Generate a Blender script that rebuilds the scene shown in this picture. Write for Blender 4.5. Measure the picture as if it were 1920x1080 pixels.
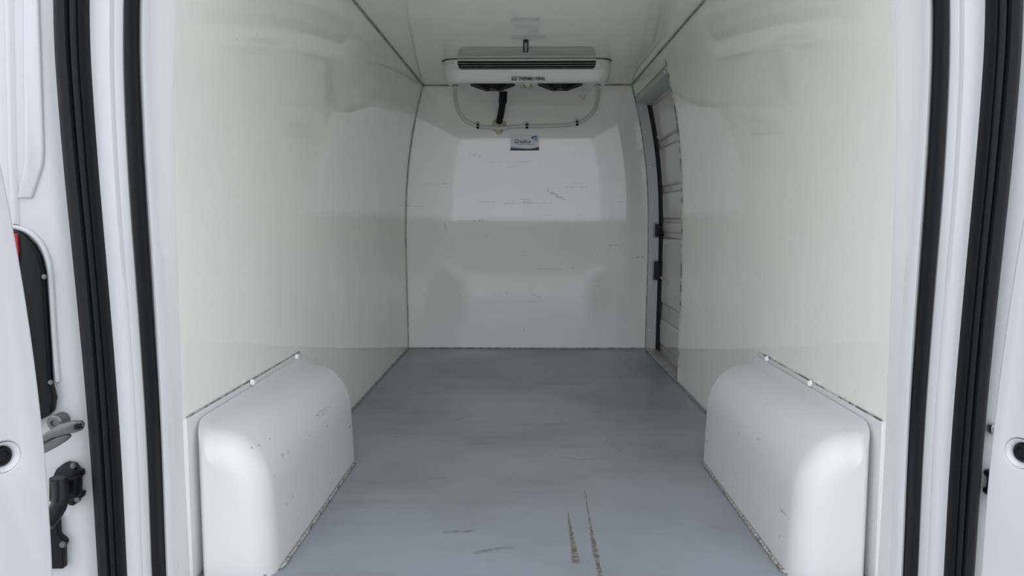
import bpy, bmesh, math, random
import numpy as np
from mathutils import Vector, Matrix

for o in list(bpy.data.objects):
    bpy.data.objects.remove(o, do_unlink=True)
scene = bpy.context.scene
COL = scene.collection
random.seed(4)

# ------------------------------------------------------------------ camera
F_PX = 1400.0
CAM_H = 0.88                                   # above the cargo floor
VPX, VPY = 983.0, 410.0                        # where the van's long axis vanishes
fw = np.array([(VPX - 960) / F_PX, -(VPY - 540) / F_PX, 1.0]); fw /= np.linalg.norm(fw)
up = np.array([0, fw[2], -fw[1]]); up /= np.linalg.norm(up)
rt = np.cross(up, fw)
RM = np.array([rt, fw, up])                    # van axes in camera coordinates (x right, y up, z forward)
cam_d = bpy.data.cameras.new('camera')
cam_d.sensor_fit = 'HORIZONTAL'; cam_d.sensor_width = 36.0
cam_d.lens = 36.0 * F_PX / 1920.0
cam_d.clip_start = 0.02; cam_d.clip_end = 500
cam = bpy.data.objects.new('camera', cam_d); COL.objects.link(cam)
c_x, c_y, c_z = RM @ np.array([1, 0, 0]), RM @ np.array([0, 1, 0]), RM @ np.array([0, 0, -1])
m = Matrix(((c_x[0], c_y[0], c_z[0], 0), (c_x[1], c_y[1], c_z[1], 0), (c_x[2], c_y[2], c_z[2], CAM_H), (0, 0, 0, 1)))
cam.matrix_world = m
scene.camera = cam

# ------------------------------------------------------------------ light: overcast daylight
world = bpy.data.worlds.new('overcast_sky'); scene.world = world
world.use_nodes = True
bgn = world.node_tree.nodes['Background']
bgn.inputs['Color'].default_value = (0.915, 0.95, 1.015, 1)
bgn.inputs['Strength'].default_value = 2.0
vs = scene.view_settings
vs.view_transform = 'Standard'; vs.look = 'None'; vs.gamma = 1.0; vs.use_curve_mapping = False
vs.exposure = 0.10
scene.cycles.max_bounces = 32
scene.cycles.diffuse_bounces = 24
scene.cycles.glossy_bounces = 8

# ------------------------------------------------------------------ helpers
XC = 0.018                                     # van centre line
YB = 5.02                                      # bulkhead
ZC = 1.757                                     # ceiling
YR = 1.72                                      # rear end of the lining
def ray(u, v):
    return RM @ np.array([(u - 960) / F_PX, -(v - 540) / F_PX, 1.0])
def onY(u, v, Y):
    d = ray(u, v); p = d * (Y / d[1]); return (p[0], Y, p[2] + CAM_H)
def onX(u, v, X):
    d = ray(u, v); p = d * (X / d[0]); return (X, p[1], p[2] + CAM_H)
def onZ(u, v, Z):
    d = ray(u, v); p = d * ((Z - CAM_H) / d[2]); return (p[0], p[1], Z)

def tag(o, label=None, cat=None, group=None, kind=None):
    if label: o['label'] = label
    if cat: o['category'] = cat
    if group: o['group'] = group
    if kind: o['kind'] = kind
    return o
def empty(name, loc):
    o = bpy.data.objects.new(name, None); o.empty_display_size = 0.05
    COL.objects.link(o); o.location = loc
    return o
def part_empty(name, loc, parent):
    o = empty(name, loc); o.parent = parent; o.location = Vector(loc) - world_loc(parent); return o
def world_loc(o):
    v = Vector(o.location)
    while o.parent:
        o = o.parent; v = v + Vector(o.location)
    return v
def link_mesh(name, me, mat, parent=None, smooth=None):
    """verts come in world coordinates; the origin moves to the middle of the mesh"""
    co = np.empty(len(me.vertices) * 3); me.vertices.foreach_get('co', co); co = co.reshape(-1, 3)
    c = Vector(((co.min(0) + co.max(0)) / 2).tolist())
    me.transform(Matrix.Translation(-c))
    if mat is not None: me.materials.append(mat)
    if smooth is not None:
        me.polygons.foreach_set('use_smooth', [True] * len(me.polygons))
        me.set_sharp_from_angle(angle=math.radians(smooth))
    o = bpy.data.objects.new(name, me); COL.objects.link(o)
    if parent is not None:
        o.parent = parent; o.location = c - world_loc(parent)
    else:
        o.location = c
    return o
def from_bm(name, bm, mat, parent=None, smooth=35):
    bmesh.ops.recalc_face_normals(bm, faces=bm.faces)
    me = bpy.data.meshes.new(name); bm.to_mesh(me); bm.free()
    return link_mesh(name, me, mat, parent, smooth)
def from_py(name, verts, faces, mat, parent=None, smooth=35):
    bm = bmesh.new()
    vv = [bm.verts.new(v) for v in verts]
    for f in faces:
        try: bm.faces.new([vv[i] for i in f])
        except ValueError: pass
    return from_bm(name, bm, mat, parent, smooth)
def bm_box(bm, x0, x1, y0, y1, z0, z1, bev=0.0, seg=2):
    b = bmesh.new()
    r = bmesh.ops.create_cube(b, size=1)
    for v in b.verts:
        v.co = Vector(((x0 + x1) / 2 + v.co.x * (x1 - x0), (y0 + y1) / 2 + v.co.y * (y1 - y0), (z0 + z1) / 2 + v.co.z * (z1 - z0)))
    if bev: bmesh.ops.bevel(b, geom=list(b.edges), offset=bev, segments=seg, profile=0.5, affect='EDGES')
    merge(bm, b)
def merge(bm, b):
    me = bpy.data.meshes.new('tmp'); b.to_mesh(me); b.free(); bm.from_mesh(me); bpy.data.meshes.remove(me)
def box(name, x0, x1, y0, y1, z0, z1, mat, parent=None, bev=0.002, seg=2):
    bm = bmesh.new(); bm_box(bm, x0, x1, y0, y1, z0, z1, bev, seg)
    return from_bm(name, bm, mat, parent)
def bm_prism(bm, pts, vec, bev=0.0, seg=2):
    """planar outline pts (3D) pushed along vec"""
    b = bmesh.new(); vec = Vector(vec)
    a = [b.verts.new(p) for p in pts]
    c = [b.verts.new(Vector(p) + vec) for p in pts]
    n = len(pts)
    b.faces.new(a); b.faces.new(c[::-1])
    for i in range(n): b.faces.new((a[i], c[i], c[(i + 1) % n], a[(i + 1) % n]))
    bmesh.ops.recalc_face_normals(b, faces=b.faces)
    if bev: bmesh.ops.bevel(b, geom=list(b.edges), offset=bev, segments=seg, profile=0.5, affect='EDGES', clamp_overlap=True)
    merge(bm, b)
def prism(name, pts, vec, mat, parent=None, bev=0.002, seg=2):
    bm = bmesh.new(); bm_prism(bm, pts, vec, bev, seg)
    return from_bm(name, bm, mat, parent)
def spline(pts, n=12):
    P = [Vector(p) for p in pts]; P = [P[0] * 2 - P[1]] + P + [P[-1] * 2 - P[-2]]
    out = []
    for i in range(1, len(P) - 2):
        a, b, c, d = P[i - 1:i + 3]
        for k in range(n):
            t = k / n
            out.append(0.5 * ((2 * b) + (c - a) * t + (2 * a - 5 * b + 4 * c - d) * t * t + (3 * b - a - 3 * c + d) * t ** 3))
    out.append(P[-2]); return out
def bm_tube(bm, path, rad, k=12):
    rad = rad if isinstance(rad, (list, tuple)) else [rad] * len(path)
    path = [Vector(p) for p in path]
    rings = []; ref = None
    for i, p in enumerate(path):
        t = (path[min(i + 1, len(path) - 1)] - path[max(i - 1, 0)]).normalized()
        if ref is None:
            ref = t.orthogonal().normalized()
        ref = (ref - t * ref.dot(t)).normalized(); s = t.cross(ref)
        rings.append([bm.verts.new(p + (ref * math.cos(2 * math.pi * j / k) + s * math.sin(2 * math.pi * j / k)) * rad[i]) for j in range(k)])
    for a, b in zip(rings, rings[1:]):
        for j in range(k): bm.faces.new((a[j], a[(j + 1) % k], b[(j + 1) % k], b[j]))
    bm.faces.new(rings[0][::-1]); bm.faces.new(rings[-1])
def tube(name, path, rad, mat, parent=None, k=12):
    bm = bmesh.new(); bm_tube(bm, path, rad, k); return from_bm(name, bm, mat, parent, 50)
def bm_lathe(bm, centre, axis, prof, k=20):
    """prof: (distance along axis, radius)"""
    axis = Vector(axis).normalized(); e = axis.orthogonal().normalized(); g = axis.cross(e); c = Vector(centre)
    rings = []
    for h, r in prof:
        if r < 1e-6: rings.append([bm.verts.new(c + axis * h)])
        else: rings.append([bm.verts.new(c + axis * h + (e * math.cos(2 * math.pi * j / k) + g * math.sin(2 * math.pi * j / k)) * r) for j in range(k)])
    for a, b in zip(rings, rings[1:]):
        for j in range(k):
            if len(a) == 1 and len(b) == 1: continue
            if len(a) == 1: bm.faces.new((a[0], b[(j + 1) % k], b[j]))
            elif len(b) == 1: bm.faces.new((a[j], a[(j + 1) % k], b[0]))
            else: bm.faces.new((a[j], a[(j + 1) % k], b[(j + 1) % k], b[j]))
def lathe(name, centre, axis, prof, mat, parent=None, k=20):
    bm = bmesh.new(); bm_lathe(bm, centre, axis, prof, k); return from_bm(name, bm, mat, parent, 40)
def sheet(name, rows, mat, parent=None, smooth=35, close=False):
    """rows of equally many points -> skin"""
    n = len(rows[0]); verts = [p for r in rows for p in r]; faces = []
    for i in range(len(rows) - 1):
        for j in range(n - (0 if close else 1)):
            faces.append((i * n + j, i * n + (j + 1) % n, (i + 1) * n + (j + 1) % n, (i + 1) * n + j))
    if close:
        faces += [tuple(range(n))[::-1], tuple((len(rows) - 1) * n + j for j in range(n))]
    return from_py(name, verts, faces, mat, parent, smooth)
def text_obj(name, body, loc, size, width, mat, parent, shear=0.0, bold=0.0, extrude=0.0004):
    """flat lettering facing the rear of the van (-Y), left-aligned baseline at loc, squeezed to width"""
    cu = bpy.data.curves.new(name, 'FONT'); cu.body = body; cu.size = size; cu.shear = shear; cu.offset = bold; cu.extrude = extrude
    o = bpy.data.objects.new(name, cu); COL.objects.link(o)
    dg = bpy.context.evaluated_depsgraph_get()
    me = bpy.data.meshes.new_from_object(o.evaluated_get(dg)); bpy.data.objects.remove(o)
    co = np.empty(len(me.vertices) * 3); me.vertices.foreach_get('co', co); co = co.reshape(-1, 3)
    sx = width / (co[:, 0].max() - co[:, 0].min())
    me.transform(Matrix.Translation((-co[:, 0].min(), 0, 0)))
    me.transform(Matrix.Translation(loc) @ Matrix.Rotation(math.pi / 2, 4, 'X') @ Matrix.Diagonal((sx, 1, 1, 1)))
    me.name = name
    return link_mesh(name, me, mat, parent)

# ------------------------------------------------------------------ materials
def principled(name, col, rough=0.4, metal=0.0, spec=0.5, ior=1.5, coat=0.0):
    mt = bpy.data.materials.new(name); mt.use_nodes = True
    b = mt.node_tree.nodes['Principled BSDF']
    b.inputs['Base Color'].default_value = (*col, 1); b.inputs['Roughness'].default_value = rough
    b.inputs['Metallic'].default_value = metal; b.inputs['Specular IOR Level'].default_value = spec
    b.inputs['IOR'].default_value = ior; b.inputs['Coat Weight'].default_value = coat
    return mt
class NT:
    def __init__(s, mt):
        s.t = mt.node_tree; s.b = s.t.nodes['Principled BSDF']; s.pos = s.n('ShaderNodeNewGeometry').outputs['Position']
    def n(s, typ, **kw):
        nd = s.t.nodes.new(typ)
        for k, v in kw.items(): setattr(nd, k, v)
        return nd
    def l(s, a, b): s.t.links.new(a, b)
    def put(s, sock, v):
        if hasattr(v, 'is_output'): s.l(v, sock)
        else: sock.default_value = v
    def math(s, op, a, b=0.0, clamp=False):
        nd = s.n('ShaderNodeMath', operation=op, use_clamp=clamp); s.put(nd.inputs[0], a); s.put(nd.inputs[1], b); return nd.outputs[0]
    def vm(s, op, a, b=(0, 0, 0), scale=None):
        nd = s.n('ShaderNodeVectorMath', operation=op); s.put(nd.inputs[0], a)
        if op != 'SCALE': s.put(nd.inputs[1], b)
        if scale is not None: s.put(nd.inputs['Scale'], scale)
        return nd.outputs['Value'] if op in ('DOT_PRODUCT', 'DISTANCE', 'LENGTH') else nd.outputs['Vector']
    def noise(s, vec, scale, detail=3, rough=0.55):
        nd = s.n('ShaderNodeTexNoise'); s.l(vec, nd.inputs['Vector']); nd.inputs['Scale'].default_value = scale
        nd.inputs['Detail'].default_value = detail; nd.inputs['Roughness'].default_value = rough; return nd.outputs['Fac'], nd.outputs['Color']
    def ramp(s, v, a, b, lo=0.0, hi=1.0):
        nd = s.n('ShaderNodeMapRange', interpolation_type='SMOOTHSTEP'); s.put(nd.inputs['Value'], v)
        nd.inputs['From Min'].default_value = a; nd.inputs['From Max'].default_value = b
        nd.inputs['To Min'].default_value = lo; nd.inputs['To Max'].default_value = hi; return nd.outputs['Result']
    def mix(s, fac, a, b):
        nd = s.n('ShaderNodeMix', data_type='RGBA'); s.put(nd.inputs[0], fac)
        for sock, v in ((nd.inputs[6], a), (nd.inputs[7], b)):
            if hasattr(v, 'is_output'): s.l(v, sock)
            else: sock.default_value = (*v, 1)
        return nd.outputs[2]
    def stretched(s, sc):
        return s.vm('MULTIPLY', s.pos, sc)
    def warp(s, amp, scale):
        c = s.noise(s.pos, scale, 3)[1]
        return s.vm('ADD', s.pos, s.vm('SCALE', s.vm('SUBTRACT', c, (0.5, 0.5, 0.5)), scale=amp))
    def segment(s, vec, a, b, w0, w1):
        """1 inside a scratch from a to b, half width w0 -> w1"""
        a = Vector(a); ba = Vector(b) - a; d2 = max(ba.dot(ba), 1e-9)
        pa = s.vm('SUBTRACT', vec, tuple(a))
        h = s.math('MULTIPLY', s.vm('DOT_PRODUCT', pa, tuple(ba)), 1 / d2, clamp=True)
        q = s.n('ShaderNodeVectorMath', operation='SCALE'); q.inputs[0].default_value = tuple(ba); s.l(h, q.inputs['Scale'])
        d = s.vm('DISTANCE', pa, q.outputs['Vector'])
        w = s.math('ADD', s.math('MULTIPLY', h, w1 - w0), w0)
        return s.math('SUBTRACT', 1.0, s.ramp(s.math('DIVIDE', d, w), 0.45, 1.0))
    def mx(s, lst):
        r = lst[0]
        for q in lst[1:]: r = s.math('MAXIMUM', r, q)
        return r

def gelcoat(name, col, rough, scuffs=(), dirt=(0.16, 0.16, 0.15), specks=0.0, streaks=0.0, wave=0.0, spec=0.5, axis=None):
    """glossy lining: pale resin with scuffs, small dark nicks and faint rub streaks"""
    mt = principled(name, col, rough, spec=spec); t = NT(mt)
    n1 = t.noise(t.pos, 2.3, 4)[0]
    c = t.mix(t.ramp(n1, 0.3, 0.7, 0, 0.5), col, tuple(x * 0.94 for x in col))
    masks = []
    if specks:
        v = t.n('ShaderNodeTexVoronoi'); t.l(t.stretched((26, 26, 17)), v.inputs['Vector']); v.inputs['Scale'].default_value = 1.0
        sp = t.math('SUBTRACT', 1.0, t.ramp(v.outputs['Distance'], 0.035, 0.10))
        gate = t.ramp(t.noise(t.pos, 3.1, 3)[0], 0.54 - specks * 0.1, 0.68)
        sep = t.n('ShaderNodeSeparateColor'); t.l(v.outputs['Color'], sep.inputs['Color'])
        rnd = t.ramp(sep.outputs[0], 0.45, 0.6)
        masks.append(t.math('MULTIPLY', t.math('MULTIPLY', sp, gate), rnd))
    if streaks:
        ns = t.noise(t.stretched((1.7, 1.7, 85)), 1.0, 5, 0.7)[0]
        gate = t.ramp(t.noise(t.stretched((3, 3, 5)), 1.0, 2)[0], 0.5, 0.72)
        masks.append(t.math('MULTIPLY', t.math('MULTIPLY', t.ramp(ns, 0.66, 0.80), gate), streaks))
    if scuffs:
        w = t.warp(0.02, 22)
        segs = [t.math('MULTIPLY', t.segment(w, a, b, w0, w1), k) for a, b, w0, w1, k in scuffs]
        brk = t.ramp(t.noise(t.stretched((70, 70, 240)), 1.0, 3)[0], 0.40, 0.62, 0.08, 1.0)
        masks.append(t.math('MULTIPLY', t.mx(segs), brk))
    if masks:
        mk = t.mx(masks)
        c = t.mix(mk, c, dirt)
        t.l(t.math('ADD', t.math('MULTIPLY', mk, 0.35), rough), t.b.inputs['Roughness'])
    t.l(c, t.b.inputs['Base Color'])
    if wave:
        bp = t.n('ShaderNodeBump'); bp.inputs['Strength'].default_value = wave; bp.inputs['Distance'].default_value = 0.02
        t.l(t.noise(t.pos, 3.2, 1)[0], bp.inputs['Height']); t.l(bp.outputs['Normal'], t.b.inputs['Normal'])
    return mt
def grimy(name, a, b, scale=60, lo=0.42, hi=0.6, rough=0.6):
    mt = principled(name, a, rough); t = NT(mt)
    t.l(t.mix(t.ramp(t.noise(t.pos, scale, 4)[0], lo, hi), a, b), t.b.inputs['Base Color']); return mt

z2 = lambda a, b: onY(740 + a / 2.512, 230 + b / 2.512, YB)
bh = []
for (a, b, c, d, w, k) in [(430, 188, 640, 184, 3.0, .45), (535, 210, 580, 208, 3, .5), (800, 303, 905, 300, 3, .5), (830, 285, 890, 284, 3, .5), (520, 382, 740, 377, 2.6, .45),
        (590, 377, 640, 375, 9, .35), (722, 320, 762, 343, 9, .6), (762, 345, 800, 362, 8, .7), (150, 287, 260, 288, 2.5, .5), (50, 393, 130, 393, 2.6, .8), (290, 463, 420, 464, 2.4, .7),
        (640, 435, 880, 438, 2.2, .4), (390, 374, 480, 373, 2.5, .6), (1000, 374, 1080, 372, 2.5, .4), (1000, 579, 1080, 573, 2.8, .7), (1135, 634, 1172, 631, 4, .8), (670, 690, 850, 688, 2.6, .4),
        (600, 627, 640, 626, 2.2, .5), (628, 805, 690, 822, 2.6, .6), (520, 803, 560, 805, 2.4, .5), (135, 795, 141, 812, 3, .6), (595, 360, 635, 362, 4, .5), (397, 455, 398, 467, 3, .8),
        (236, 474, 238, 512, 3, .7), (80, 478, 81, 496, 3, .8), (432, 524, 433, 540, 3, .6), (300, 805, 312, 822, 3, .5), (355, 148, 400, 156, 10, .3), (600, 500, 660, 498, 2.5, .35)]:
    bh.append((z2(a, b), z2(c, d), w / 2512 * 3.6, w / 2512 * 3.2, k))
WALLC = (0.92, 0.92, 0.86)
M = {}
M['bulkhead'] = gelcoat('bulkhead_gelcoat', (0.92, 0.912, 0.89), 0.04, bh, specks=0.5, streaks=0.4, wave=0.02, spec=0.85)
M['wall'] = gelcoat('wall_gelcoat', WALLC, 0.025, specks=0.1, dirt=(0.45, 0.44, 0.42), wave=0.015, spec=0.8)
M['ceiling'] = gelcoat('ceiling_gelcoat', (0.915, 0.91, 0.86), 0.035, wave=0.015, spec=0.7)
def on_arch(u, v, s):                              # point on the inner face of a wheel arch cover
    x = 0.632
    for _ in range(6):
        p = onX(u, v, XC + s * x); z = p[2]
        x = 0.632 + 0.04 * min(z, .19) if z < .19 else 0.765 - 0.125 * math.sqrt(max(0, 1 - ((z - .19) / .168) ** 2))
    return p
la = lambda a, b: on_arch(131 + a / 2.6, 642 + b / 2.6, -1)
ra = lambda a, b: on_arch(1280 + a / 2.348, 620 + b / 2.348, 1)
ar = [(la(a, b), la(c, d), w, w * .7, k) for a, b, c, d, w, k in [(1200, 355, 1270, 310, .003, .7), (1213, 372, 1250, 338, .003, .6), (1360, 415, 1392, 378, .004, .8), (1165, 458, 1182, 444, .003, .6), (1035, 555, 1042, 550, .006, .6), (1062, 532, 1068, 536, .005, .6),
        (1040, 930, 1055, 895, .003, .5), (1110, 870, 1118, 850, .003, .5), (1090, 960, 1108, 905, .002, .5), (1255, 410, 1257, 412, .003, .8), (1265, 635, 1266, 638, .003, .8), (1375, 470, 1380, 440, .003, .6), (1225, 520, 1240, 505, .002, .5)]]
ar += [(ra(a, b), ra(c, d), w, w * .7, k) for a, b, c, d, w, k in [(425, 785, 467, 823, .003, .6), (575, 615, 578, 632, .003, .6), (240, 655, 243, 672, .003, .8), (375, 695, 377, 698, .004, .8), (265, 738, 267, 741, .003, .8), (285, 655, 287, 675, .002, .5), (325, 475, 345, 487, .003, .5), (245, 450, 247, 456, .003, .7),
        (105, 485, 107, 492, .004, .7), (160, 560, 240, 640, .002, .3), (425, 915, 445, 890, .003, .4), (310, 760, 330, 790, .002, .5)]]
M['arch'] = gelcoat('arch_gelcoat', (0.63, 0.635, 0.64), 0.38, [(a, b, w * 1.5, v * 1.5, k) for a, b, w, v, k in ar], specks=2.2, dirt=(0.15, 0.145, 0.14))
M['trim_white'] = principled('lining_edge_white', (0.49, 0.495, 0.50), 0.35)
M['paint'] = principled('white_body_paint', (0.57, 0.58, 0.60), 0.25, coat=0.2)
M['doorskin'] = principled('sliding_door_paint', (0.50, 0.485, 0.47), 0.14)
M['rubber'] = principled('black_rubber', (0.007, 0.008, 0.011), 0.42, spec=0.22)
M['rubber_flat'] = principled('dull_black_rubber', (0.013, 0.014, 0.018), 0.6, spec=0.2)
M['black'] = principled('black_plastic', (0.006, 0.006, 0.008), 0.38, spec=0.25)
M['dark'] = principled('dark_recess', (0.006, 0.006, 0.008), 0.6)
M['casing'] = principled('unit_casing_plastic', (0.78, 0.785, 0.76), 0.28)
M['slat'] = principled('grey_slat', (0.33, 0.33, 0.34), 0.35)
M['rail'] = principled('pale_rail', (0.60, 0.60, 0.57), 0.35)
M['pipe'] = principled('white_pipe', (0.72, 0.72, 0.68), 0.35)
M['foam'] = grimy('cream_sealant', (0.66, 0.62, 0.50), (0.42, 0.38, 0.28), 45)
M['steel'] = principled('steel', (0.55, 0.55, 0.55), 0.3, metal=1)
M['darksteel'] = principled('dark_steel', (0.16, 0.165, 0.17), 0.36, metal=0.7)
M['sill'] = grimy('worn_sill', (0.44, 0.43, 0.41), (0.22, 0.215, 0.21), 11, 0.45, 0.7, 0.35)
M['seam'] = grimy('grimy_seam', (0.40, 0.40, 0.36), (0.20, 0.20, 0.18), 30)
M['bead'] = grimy('sealant_bead', (0.45, 0.45, 0.42), (0.11, 0.11, 0.10), 110, 0.42, 0.60)
M['bead_thin'] = grimy('thin_sealant', (0.55, 0.55, 0.50), (0.14, 0.14, 0.125), 26, 0.40, 0.62)
M['red'] = principled('red_lens', (0.35, 0.01, 0.02), 0.15)
M['navy'] = principled('navy_print', (0.012, 0.018, 0.045), 0.4)
M['blue'] = principled('blue_print', (0.03, 0.16, 0.33), 0.4)
M['sky_blue'] = principled('light_blue_print', (0.16, 0.36, 0.48), 0.4)
M['sticker'] = principled('sticker_white', (0.76, 0.78, 0.80), 0.10, spec=0.4)
M['yellow'] = principled('warning_yellow', (0.72, 0.60, 0.08), 0.4)
M['rivet'] = principled('white_rivet', (0.86, 0.86, 0.84), 0.25)
M['concrete'] = grimy('pale_concrete', (0.50, 0.49, 0.47), (0.42, 0.415, 0.40), 1.2, 0.3, 0.7, 0.9)

# floor: blue-grey coating, dulled tracks, two gouges down to the board
def floor_mat():
    col = (0.27, 0.30, 0.33)
    mt = principled('floor_coating', col, 0.36); t = NT(mt)
    a = t.noise(t.pos, 1.6, 5)[0]; b = t.noise(t.stretched((1.2, 14, 1)), 1.0, 5)[0]
    c = t.mix(t.ramp(a, 0.35, 0.7), col, (0.225, 0.245, 0.265))
    c = t.mix(t.ramp(b, 0.55, 0.75, 0, 0.35), c, (0.18, 0.19, 0.20))
    fine = t.noise(t.stretched((60, 160, 1)), 1.0, 3)[0]
    c = t.mix(t.ramp(fine, 0.6, 0.8, 0, 0.25), c, (0.36, 0.38, 0.40))
    grit = t.noise(t.pos, 210, 2)[0]
    c = t.mix(t.ramp(grit, 0.62, 0.76, 0, 0.45), c, (0.12, 0.125, 0.13)); c = t.mix(t.ramp(t.noise(t.stretched((150, 260, 1)), 1.0, 2)[0], 0.66, 0.78, 0, 0.4), c, (0.42, 0.44, 0.46))
    blot = t.noise(t.stretched((2.2, 5.5, 1)), 1.0, 6, 0.65)[0]
    c = t.mix(t.ramp(blot, 0.56, 0.72, 0, 0.35), c, (0.13, 0.135, 0.135))
    z = lambda x, y: onZ(600 + x / 2.4, 640 + y / 2.4, 0)
    w = t.warp(0.03, 22); w2 = t.warp(0.012, 60)
    faint = [(1070, 520, 1150, 530, 6), (1150, 531, 1300, 529, 7), (1170, 318, 1380, 315, 9), (690, 435, 850, 426, 7), (340, 432, 500, 402, 8), (1520, 470, 1580, 495, 5), (190, 334, 230, 332, 9),
             (590, 365, 690, 330, 8), (1280, 440, 1360, 500, 6), (860, 372, 960, 378, 8), (940, 630, 1020, 634, 6), (560, 860, 700, 850, 14), (700, 950, 860, 925, 12), (1270, 905, 1310, 910, 6)]
    fm = t.mx([t.segment(w, z(p, q), z(r, s), k / 2400 * 2.0, k / 2400 * 1.4) for p, q, r, s, k in faint])
    c = t.mix(t.math('MULTIPLY', fm, t.ramp(t.noise(t.pos, 60, 3)[0], 0.35, 0.6, 0.1, 0.6)), c, (0.075, 0.075, 0.07))
    g = [t.segment(w2, z(1115, 765), z(1130, 860), .0015, .006), t.segment(w2, z(1130, 860), z(1152, 990), .006, .013),
         t.segment(w2, z(1192, 672), z(1220, 850), .002, .003), t.segment(w2, z(1220, 850), z(1243, 965), .005, .011), t.segment(w2, z(1243, 965), z(1268, 1085), .007, .007)]
    gm = t.mx(g)
    gc = t.mix(t.ramp(t.noise(t.pos, 70, 3)[0], 0.4, 0.6), (0.09, 0.09, 0.078), (0.19, 0.185, 0.15))
    c = t.mix(gm, c, gc); t.l(c, t.b.inputs['Base Color'])
    t.l(t.math('ADD', t.ramp(a, 0.3, 0.7, 0.30, 0.42), t.math('MULTIPLY', gm, 0.4)), t.b.inputs['Roughness'])
    bp = t.n('ShaderNodeBump'); bp.inputs['Strength'].default_value = 0.5; bp.inputs['Distance'].default_value = 0.004
    h = t.math('SUBTRACT', t.math('MULTIPLY', t.noise(t.pos, 90, 3)[0], 0.12), gm)
    t.l(h, bp.inputs['Height']); t.l(bp.outputs['Normal'], t.b.inputs['Normal'])
    return mt
M['asphalt'] = grimy('asphalt', (0.16, 0.16, 0.155), (0.11, 0.115, 0.105), 0.5, 0.3, 0.7, 0.95)
M['floor'] = floor_mat()

# ------------------------------------------------------------------ setting: cargo box
WZ = [0, .25, .5, .7, .85, 1.0, 1.16, 1.27, 1.4, 1.514, 1.6, 1.70, 1.757]
WW = [.807, .810, .812, .815, .815, .810, .797, .785, .768, .747, .728, .702, .687]
pf = np.polyfit(WZ, WW, 5)
pr_ = np.polyfit([0, .073, .376, .72, 1.05, 1.2, 1.3, 1.4, 1.5, 1.60, 1.70, 1.757], [.8235, .8245, .8255, .8235, .8175, .812, .805, .794, .777, .757, .736, .724], 6)
def half(z, y=YB):
    z = max(min(z, 1.80), -0.02); k = (YB - y) / (YB - YR)
    return float(np.polyval(pf, z)) * (1 - k) + float(np.polyval(pr_, z)) * k
def wall_x(side, z, y): return XC + side * half(z, y)

gr = box('ground', -12, 12, -10.5, 9, -0.70, -0.64, M['concrete'], bev=0)
tag(gr, 'pale concrete yard the van is parked on', 'ground', kind='structure')
gf = box('ground_beyond', -400, 400, -400, 400, -0.76, -0.70, M['asphalt'], bev=0)
tag(gf, 'darker asphalt around the concrete yard', 'ground', kind='structure')
fl = box('floor', XC - 0.84, XC + 0.84, YR - 0.03, YB + 0.01, -0.03, 0, M['floor'], bev=0)
tag(fl, 'blue-grey coated cargo floor with two gouges', 'floor', kind='structure')
ce = box('ceiling', XC - 0.74, XC + 0.74, YR, YB + 0.04, ZC, ZC + 0.04, M['ceiling'], bev=0)
tag(ce, 'glossy white cargo ceiling above the cooling unit', 'ceiling', kind='structure')
# bulkhead: wide enough to close behind both linings
bm = bmesh.new(); zs = np.linspace(-0.02, ZC + 0.02, 30)
lp = [(wall_x(-1, z, YB) - 0.02, YB, z) for z in zs]; rp = [(wall_x(1, z, YB), YB, z) for z in zs]
bm_prism(bm, lp + rp[::-1], (0, 0.05, 0))
bk = from_bm('wall_front', bm, M['bulkhead'])
tag(bk, 'scuffed glossy white bulkhead wall at the far end', 'wall', kind='structure')
# lining panels
DOOR_Y = 3.967; DOOR_Z = 1.672
def lining(name, side, spans, mat):
    b = bmesh.new()
    for (y0, y1, z0, z1, ny, nz) in spans:
        rows = []
        for i in range(ny + 1):
            y = y0 + (y1 - y0) * i / ny
            ring = [(wall_x(side, z0 + (z1 - z0) * j / nz, y), y, z0 + (z1 - z0) * j / nz) for j in range(nz + 1)]
            ring += [(x + side * 0.05, y_, z_) for x, y_, z_ in ring[::-1]]
            rows.append(ring)
        n = len(rows[0]); vv = [[b.verts.new(p) for p in r] for r in rows]
        for r0, r1 in zip(vv, vv[1:]):
            for j in range(n): b.faces.new((r0[j], r0[(j + 1) % n], r1[(j + 1) % n], r1[j]))
        b.faces.new(vv[0]); b.faces.new(vv[-1][::-1])
    return from_bm(name, b, mat)
wl = lining('wall_left', -1, [(YR, YB, -0.02, ZC, 12, 48)], M['wall'])
tag(wl, 'curved glossy white lining on the left side', 'wall', kind='structure')
wr = lining('wall_right', 1, [(YR, DOOR_Y, -0.02, ZC, 10, 48)], M['wall'])
tag(wr, 'curved glossy white lining on the right up to the side door', 'wall', kind='structure')
wh = lining('wall_header', 1, [(DOOR_Y, YB, DOOR_Z, ZC, 6, 8)], M['wall'])
tag(wh, 'white lining strip above the side door opening', 'wall', kind='structure')
# outer skin of the van
bm = bmesh.new()
for a in [(XC - 1.24, XC - 1.22, 1.66, 5.32, -0.2, 1.97), (XC + 1.22, XC + 1.24, 1.66, 5.32, -0.2, 1.97), (XC - 1.24, XC + 1.24, 1.66, 5.32, 1.95, 1.98), (XC - 1.24, XC + 1.24, 5.30, 5.33, -0.2, 1.97), (XC - 1.24, XC + 1.24, 1.66, 5.32, -0.22, -0.18)]:
    bm_box(bm, *a)
sk = from_bm('body_shell', bm, M['paint']); tag(sk, 'white sheet metal skin around the cargo box', 'van body', kind='structure')

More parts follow.
